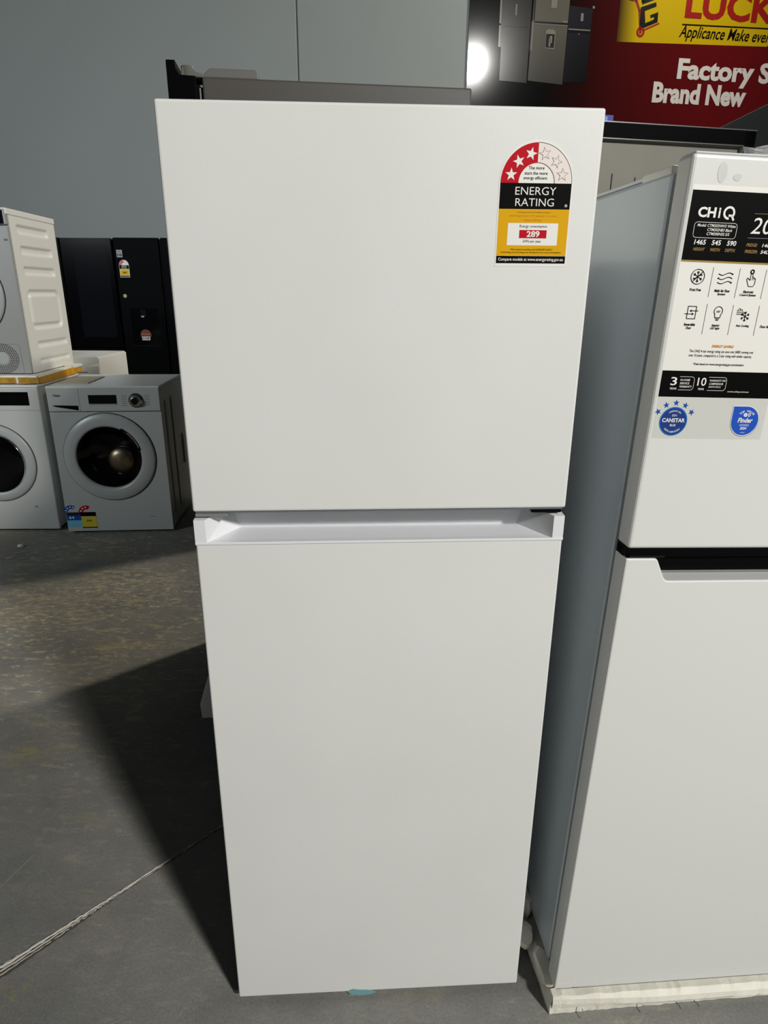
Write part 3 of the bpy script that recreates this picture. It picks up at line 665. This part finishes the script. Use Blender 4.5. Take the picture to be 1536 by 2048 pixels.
MB().box(0, .7, 0, .062, .06, 1.975, mat('slate_door', (66, 70, 70), .4), b=.004).build('door', tg)
MB().box(.02, .68, .03, .7, 0, .032, BLACKP).build('plinth', tg)
tg_t = MB().box(0, .7, .07, .75, 1.985, 1.989, PLASTG, b=.001, seg=1).build('top_trim', tg, 'pale top edge')

# ------------------------------------------------------------------ washers on the left
def holed_panel(x0, x1, z0, z1, y0, y1, cx, cz, r, m, n=64):
    mb = MB(); v = []; f = []
    for k in range(n):
        a = 2*PI*k/n; c, s_ = math.cos(a), math.sin(a)
        t_ = min((x1-cx)/c if c > 1e-6 else 9, (x0-cx)/c if c < -1e-6 else 9, (z1-cz)/s_ if s_ > 1e-6 else 9, (z0-cz)/s_ if s_ < -1e-6 else 9)
        v += [(cx+r*c, y0, cz+r*s_), (cx+t_*c, y0, cz+t_*s_), (cx+r*c, y1, cz+r*s_)]
    for k in range(n):
        q = (k+1) % n; f += [(3*k, 3*k+1, 3*q+1, 3*q), (3*k, 3*q, 3*q+2, 3*k+2)]
    o_ = 3*n; v += [(x0, y0, z0), (x1, y0, z0), (x1, y0, z1), (x0, y0, z1), (x0, y1, z0), (x1, y1, z0), (x1, y1, z1), (x0, y1, z1)]
    for a, b_ in ((0, 1), (1, 2), (2, 3), (3, 0)): f.append((o_+b_, o_+a, o_+a+4, o_+b_+4))
    for kx in ((x1, z1), (x0, z1), (x0, z0), (x1, z0)):                # corner triangles
        a = math.atan2(kx[1]-cz, kx[0]-cx) % (2*PI); k = int(a/(2*PI)*n) % n; q = (k+1) % n
        v.append((kx[0], y0, kx[1])); f.append((3*k+1, len(v)-1, 3*q+1))
    return mb.add(v, f, m)
def washer_door(parent, cx, cz, ro, ri, ringm, outer, yo=-.012):
    d = MB(); d.rev(cx, cz, [(ro, .001), (ro, yo*.6), (ro-.008, yo), (ri+.020, yo-.010), (ri+.006, yo-.004), (ri, yo+.012)], ringm)
    dr = d.build('door', parent, outer)
    r = MB(); r.rev(cx, cz, [(ro+.003, -.0005), (ro+.003, -.003), (ro-.001, -.003), (ro-.001, -.0005)], BLACKP); r.build('door_seam', dr)
    return dr
hw = thing('front_load_washer', 'white front load washer with a knob and round door beside the white fridge', 'washing machine', (-1.841, 3.502, 0), .0768)
WW = .60
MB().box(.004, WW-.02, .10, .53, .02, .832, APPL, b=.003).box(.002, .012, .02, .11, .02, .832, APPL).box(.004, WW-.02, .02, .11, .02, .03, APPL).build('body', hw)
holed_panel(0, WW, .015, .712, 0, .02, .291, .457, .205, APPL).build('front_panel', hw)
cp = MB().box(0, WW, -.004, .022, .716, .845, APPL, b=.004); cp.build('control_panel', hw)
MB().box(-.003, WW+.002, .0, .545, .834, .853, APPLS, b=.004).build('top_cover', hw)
side_panel('side_panel', hw, WW-.002, .022, .53, .02, .832, [(.08, .115, .08, .76, .012), (.22, .25, .08, .76, .012), (.29, .46, .30, .50, .02)], APPL)
MB().box(.219, .3685, -.0065, -.003, .758, .806, BLACKG, b=.001, seg=1).box(.219, .3685, -.0068, -.003, .752, .757, SILVER).build('display', hw)
kn = MB(); kn.rev(.4725, .775, [(.0, -.034), (.022, -.034), (.026, -.028), (.028, -.010), (.037, -.008), (.038, -.004), (.038, .0)], CHROME, 40)
kn.rev(.4725, .775, [(.0395, -.0042), (.0395, -.007), (.029, -.0075)], BLACKP, 40); kn.rev(.4725, .775, [(0, -.0345), (.019, -.0345)], BLACKG, 30); kn.build('program_knob', hw)
tk = MB(); tk2 = MB()
for k in range(6):
    zz = .748+.0105*k; tk.rect(.395, .424, zz, zz+.0022, -.0043, INKG); tk2.rect(.520, .548, zz, zz+.0022, -.0043, INKG)
tk.build('program_marks', hw); tk2.build('program_marks', hw)
MB().text('Haier', .035, .075, .797, .811, -.0044, INK, .02).build('brand_lettering', hw)
dw = MB().prism([(.022, .751), (.160, .748), (.160, .722), (.040, .742)], -.0046, -.003, BLACKP); dw.build('drawer_grip', hw)
MB().rect(.005, .20, .7135, .7155, -.0002, SHADEG).box(.168, .1695, -.0045, -.003, .716, .84, SHADEG).build('drawer_seam', hw)
dr = washer_door(hw, .293, .455, .251, .172, RINGW, 'pale round porthole door')
gl = MB(); gl.rev(.290, .46, [(.172, -.020), (.165, -.012), (.14, .02), (.11, .05), (0, .062)], BLACKG); gl.build('door_glass', dr)
dm = MB(); dm.rev(.335, .435, [(.078, .012), (.07, .006), (.045, -.003), (0, -.008)], STEELD, 40); dm.build('drum_reflection', dr, 'steel drum seen through the glass') if False else None
dmm = MB(); dmm.rev(.345, .430, [(0, .002), (.04, .006), (.068, .016), (.080, .030), (.082, .05)], mat('drum_inner_steel', (128, 116, 96), .34, metal=1), 40); dmm.build('steel_drum', dr, 'steel drum showing inside the porthole')
hl = MB().arc(.290, .46, .176, .186, 62, 12, -.0225, BLACKG).arc(.290, .46, .1765, .182, 50, 18, -.0229, CHROME); hl.build('door_handle', dr)
lt = MB(); x0 = .002
lt.rect(x0, x0+.083, .040, .130, -.0006, LBLUE); lt.rect(x0, x0+.083, .082, .115, -.0008, BLUE); lt.rect(x0, x0+.083, .112, .131, -.0009, NAVY)
lt.text('64', x0+.012, x0+.042, .091, .107, -.001, PAPER, .02)
lt.arc(x0+.030, .132, .020, .042, 180, 55, -.0008, BLUE)
for a in (160, 128, 96, 66): lt.star(x0+.030+.031*math.cos(math.radians(a)), .132+.031*math.sin(math.radians(a)), .007, -.001, PAPER)
lt.build('water_label', hw, 'blue water rating label')
lt = MB(); x0 = .0825
lt.rect(x0, x0+.085, .036, .130, -.0010, YELD); lt.rect(x0, x0+.085, .106, .131, -.0012, INK); lt.rect(x0, x0+.085, .034, .040, -.0012, INK)
lt.text('240', x0+.026, x0+.058, .072, .085, -.0012, mat('brown_ink_two', (90, 50, 10), .5), .03)
lt.arc(x0+.034, .128, .020, .044, 180, 62, -.0012, RED)
for a in (160, 128, 96): lt.star(x0+.034+.032*math.cos(math.radians(a)), .128+.032*math.sin(math.radians(a)), .007, -.0014, PAPER)
lt.build('energy_label', hw, 'red and yellow energy rating label')
MB().rect(.40, .56, .093, .0945, -.0003, PLASTG).rect(.47, .51, .095, .098, -.0004, SHADEG).build('filter_flap', hw)
for x_ in (.05, .55): MB().box(x_-.02, x_+.02, .05, .09, 0, .02, BLACKP).build('foot', hw)

lw = thing('front_load_washer', 'white front load washer with dark glass door at the left edge, under the foam tray', 'washing machine', (-2.51, 3.527, -.0), .03)
MB().box(.004, .596, .02, .53, .02, .84, APPL, b=.003).build('body', lw)
MB().box(0, .60, 0, .02, .012, .84, APPL, b=.006).build('front_panel', lw)
MB().box(-.002, .602, .0, .54, .841, .852, APPLS, b=.004).build('top_cover', lw)
MB().box(.20, .545, -.002, .003, .742, .816, BLACKG, b=.001, seg=1).build('display', lw)
MB().rect(.0, .60, .7145, .716, -.0003, SHADEG).build('panel_seam', lw)
dr = washer_door(lw, .30, .415, .225, .166, SILVER, 'grey ringed porthole door')
gl = MB(); gl.rev(.30, .415, [(.168, -.020), (.16, -.026), (.12, -.032), (0, -.036)], BLACKG); gl.build('door_glass', dr)
fc = MB(); fc.arc(.485, .075, .083, .0845, 150, -40, -.0003, PLASTG); fc.line([(.477, .156), (.492, .156), (.492, .150), (.477, .150), (.477, .156)], .0022, -.0005, INK); fc.build('filter_cover', lw)
for x_ in (.05, .55): MB().box(x_-.02, x_+.02, .05, .09, 0, .02, BLACKP).build('foot', lw)

# foam tray wrapped with yellow tape
ft = thing('foam_tray', 'white foam tray edged in yellow tape between the dryer and the washers', 'foam', (-2.62, 3.545, .8545), .06)
random.seed(5)
foam_slab([(0, 0), (.70, .0), (.705, .6), (0, .6)], .002, .0440, .0015, 'foam_slab', ft, FOAM, 14)
tb = MB().box(.02, .585, -.008, -.004, .004, .036, TAPED, b=.001, seg=1); tb.build('front_tape', ft, 'dull yellow tape along the front')
MB().prism([(.60, .001), (.685, .003), (.710, .010), (.709, .036), (.60, .037)], -.010, -.005, TAPED, b=.001).build('corner_tape', ft)
st = MB(); st.add([(.7135, -.004, .002), (.7145, .22, -.002), (.718, .44, .002), (.716, .60, .006), (.7125, .60, .036), (.7145, .44, .042), (.711, .22, .037), (.7095, -.004, .036), (.70, -.004, .037), (.70, .6, .037)],
    [(0, 1, 6, 7), (1, 2, 5, 6), (2, 3, 4, 5)], TAPE); st.add([(.7095, -.004, .036), (.711, .22, .0375), (.7145, .44, .042), (.7125, .60, .036), (.695, .6, .045), (.695, -.004, .045)], [(0, 1, 2, 3, 4, 5)], FOAM); st.build('side_tape', ft, 'bright yellow tape along the right side')
MB().box(.66, .72, .46, .60, .032, .052, FOAM, b=.006).build('foam_corner', ft)
cd = MB().box(0, .17, 0, .30, 0, .004, CREAM); o = cd.build('cardboard_sheet'); o.location = (-1.83, 3.60, .8535); o.rotation_euler.z = .10
tag(o, 'cream card sheet lying on the washer top beside the foam tray', 'cardboard')

dy = thing('tumble_dryer', 'white tumble dryer with ribbed side raised on the taped foam tray', 'dryer', (-2.576, 3.627, .9015), .037)
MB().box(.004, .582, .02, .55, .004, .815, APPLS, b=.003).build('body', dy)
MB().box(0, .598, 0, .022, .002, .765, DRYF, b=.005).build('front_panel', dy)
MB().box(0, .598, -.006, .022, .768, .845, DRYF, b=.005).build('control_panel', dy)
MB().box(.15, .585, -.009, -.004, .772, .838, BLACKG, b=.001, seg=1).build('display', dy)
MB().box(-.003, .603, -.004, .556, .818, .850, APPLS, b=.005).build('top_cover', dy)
side_panel('side_panel', dy, .600, .022, .548, .003, .817, [(.09, .45, .735, .775, .012), (.10, .47, .63, .67, .012), (.10, .47, .525, .565, .012), (.09, .48, .235, .445, .045, .03), (.12, .50, .135, .165, .01), (.12, .50, .045, .07, .01)], APPLS, depth=.011)
dr = washer_door(dy, .30, .42, .222, .165, SILVER, 'silver ringed porthole door')
MB().rev(.30, .42, [(.168, -.020), (.15, -.026), (0, -.03)], BLACKG).build('door_glass', dr)
pf = MB().line([(.30, .162), (.552, .162), (.558, .004)], .0015, -.0006, SHADEG)
pf.disc(.452, .088, .032, -.0006, SILVER)
for rr, nn in ((.045, 26), (.055, 32), (.065, 38), (.075, 44), (.085, 50)):
    for k in range(nn): a = 2*PI*k/nn; pf.disc(.452+rr*math.cos(a), .084+rr*.92*math.sin(a), .0032, -.0008, BLACKP, 6)
pf.build('vent_grille', dy, 'round perforated vent')
MB().rect(.568, .588, .69, .70, -.0006, INKG).build('model_badge', dy)

wm = thing('white_appliance', 'white appliance top with a slanted panel showing behind the foam tray and washer', 'washing machine', (-2.53, 4.40, 0), -.0)
MB().prism([(0, .02), (.60, .02), (.60, .915), (.585, .925), (.0, .925)], .02, .5, APPLS, b=.003).build('body', wm)
MB().add([(0, 0, .02), (.6, 0, .02), (.6, 0, .865), (0, 0, .845), (.0, .07, .905), (.575, .07, .93), (.0, .07, .02), (.6, .07, .02)], [(0, 1, 2, 3), (3, 2, 5, 4), (1, 7, 5, 2), (0, 3, 4, 6)], APPLS).build('front_panel', wm)
MB().rect(.40, .52, .82, .826, -.001, SHADEG).build('drawer_seam', wm)
for x_ in (.05, .55): MB().box(x_-.02, x_+.02, .05, .45, 0, .02, BLACKP).build('foot', wm)

# ------------------------------------------------------------------ black fridges by the wall
bl = thing('french_door_fridge', 'black glass fronted fridge by the far wall, left of the one with a dispenser', 'refrigerator', (-3.28, 6.0, 0), 0)
MB().box(.005, .895, .06, .70, .03, 1.765, BLACKF, b=.004).build('body', bl)
MB().box(0, .446, 0, .055, .86, 1.782, BLACKG, b=.006).build('door', bl)
MB().box(.452, .90, 0, .055, .86, 1.778, BLACKG, b=.006).build('door', bl)
MB().box(.56, .86, -.002, .001, .95, 1.67, mat('smoked_window', (14, 15, 19), .1), b=.0005, seg=1).build('door_window', bl)
MB().box(0, .90, 0, .055, .45, .852, BLACKF, b=.006).build('freezer_drawer', bl)
MB().box(0, .90, 0, .055, .05, .442, BLACKF, b=.006).build('freezer_drawer', bl)
MB().box(.03, .87, .03, .6, 0, .05, BLACKP).build('plinth', bl)
br = thing('side_by_side_fridge', 'black side by side fridge with a water dispenser by the far wall', 'refrigerator', (-2.366, 6.0, 0), 0)
MB().box(.005, .885, .06, .70, .03, 1.768, BLACKF, b=.004).build('body', br)
d1 = MB().box(0, .395, 0, .055, .05, 1.783, BLACKF, b=.008); d1 = d1.build('freezer_door', br)
MB().box(.412, .895, 0, .055, .05, 1.783, BLACKF, b=.008).build('fridge_door', br)
MB().box(.4, .408, .02, .05, .06, 1.77, BLACKP).build('door_gap', br)
dp_ = MB()
dp_.prism([(.05, .83), (.375, .83), (.365, 1.235), (.05, 1.235)], -.004, .0, BLACKF, b=.001)
dp_.box(.085, .335, -.0055, -.003, .88, 1.20, BLACKG, b=.0005, seg=1); dp_.box(.085, .335, -.012, -.004, .868, .882, BLACKP); dp_.box(.18, .235, -.02, -.004, 1.13, 1.19, BLACKP, b=.004)
dp_.build('water_dispenser', br)
MB().rect(.185, .212, 1.125, 1.137, -.021, PAPERG).build('dispenser_badge', br)
s_ = MB(); s_.rect(.024, .073, 1.624, 1.684, -.001, PAPERG); s_.text('10', .030, .068, 1.632, 1.655, -.0013, INK, .03); s_.rect(.034, .062, 1.665, 1.674, -.0013, INKG); s_.build('warranty_sticker', br, 'small grey sticker reading 10')
energy_label(br, .036, .118, 1.462, 1.602, -.001, fine=False, dull=True)
s_ = MB(); s_.disc(.055, 1.305, .016, -.001, mat('pale_yellow_sticker', (170, 165, 110), .4)); s_.build('dot_sticker', br, 'small pale yellow dot')
s_ = MB(); s_.disc(.205, .972, .048, -.007, mat('dark_orange_sticker', (120, 44, 18), .4)); s_.rect(.165, .245, .974, .982, -.0073, mat('orange_band', (200, 110, 60), .4)); s_.rect(.168, .240, .925, .958, -.0073, PINK)
s_.text('LINEAR', .175, .233, .933, .950, -.0076, RED, .01) if False else s_.rect(.176, .183, .934, .951, -.0076, INKG).rect(.19, .21, .934, .951, -.0076, SILVER).rect(.215, .23, .934, .951, -.0076, INKG); s_.build('round_sticker', br, 'round orange sticker')
MB().box(.03, .87, .03, .6, 0, .05, BLACKP).build('plinth', br)

hf = thing('side_by_side_fridge', 'unseen black fridge added behind the plain white fridge to shade the washer with a knob', 'refrigerator', (-1.05, 3.62, 0), 0)  # out of view, added to block light from the washer side and floor
MB().box(.004, .646, .06, .66, .03, 1.70, BLACKF, b=.004).build('body', hf)
MB().box(0, .65, 0, .055, .70, 1.71, BLACKF, b=.006).build('door', hf)
MB().box(0, .65, 0, .055, .05, .69, BLACKF, b=.006).build('freezer_drawer', hf)
MB().box(.03, .62, .03, .6, 0, .05, BLACKP).build('plinth', hf)

# ------------------------------------------------------------------ sealed joint and litter on the floor
random.seed(9)
path = [(-.86, .905), (-.794, .953), (-.7257, 1.023), (-.667, 1.085), (-.62, 1.135), (-.535, 1.225), (-.45, 1.315), (-.40, 1.365), (-.3, 1.50), (-.1, 1.80)]
def smooth(p, n=14):
    out = []
    for i in range(len(p)-1):
        a, b_, c, d_ = [Vector(q) for q in (p[max(i-1, 0)], p[i], p[i+1], p[min(i+2, len(p)-1)])]
        for k in range(n):
            t_ = k/n; out.append(.5*((2*b_)+(-a+c)*t_+(2*a-5*b_+4*c-d_)*t_*t_+(-a+3*b_-3*c+d_)*t_**3))
    return out
SP = smooth(path)
def ribbon(off0, off1, z, m, jit, taper=True, brk=0):
    v = []; f = []; n_ = len(SP); keep = []
    for i, q in enumerate(SP):
        d_ = (SP[min(i+1, n_-1)]-SP[max(i-1, 0)]).normalized(); nr = Vector((-d_.y, d_.x)); t_ = max(.25, 1-i/70) if taper else 1
        a = q+nr*(off0*t_+random.uniform(-jit, jit)); b_ = q+nr*(off1*t_+random.uniform(-jit, jit))
        v += [(a.x, a.y, z*.3), ((a.x+b_.x)/2, (a.y+b_.y)/2, z), (b_.x, b_.y, z*.3)]; keep.append(random.random() > brk)
    for i in range(n_-1):
        if keep[i]: f += [(3*i, 3*i+3, 3*i+4, 3*i+1), (3*i+1, 3*i+4, 3*i+5, 3*i+2)]
    return v, f
jm = MB()
for o0, o1, z, c, j, bk in ((-.022, .020, .0005, (82, 80, 76), .0015, 0), (.0060, .0175, .0020, (214, 210, 200), .0014, 0), (-.0035, .0030, .0017, (196, 190, 178), .0012, .0), (-.0125, -.0085, .0014, (182, 174, 156), .0014, .15)):
    v, f = ribbon(o0, o1, z, None, j, True, bk); jm.add(v, f, mat('joint_sealant', c, .6))
struct(jm.build('trim_1'))
def pebble(name, loc, r, m, label, cat):
    bm = bmesh.new(); bmesh.ops.create_icosphere(bm, subdivisions=2, radius=1)
    for v in bm.verts: v.co = Vector((v.co.x*r*1.3, v.co.y*r, v.co.z*r*.7)) * random.uniform(.82, 1.1)
    o = MB().bmadd(bm, m).build(name); o.location = loc; tag(o, label, cat); return o
pebble('foam_crumb', (-2.01, 3.29, .008), .014, FOAM, 'white foam crumb on the dark floor in front of the washers', 'debris')
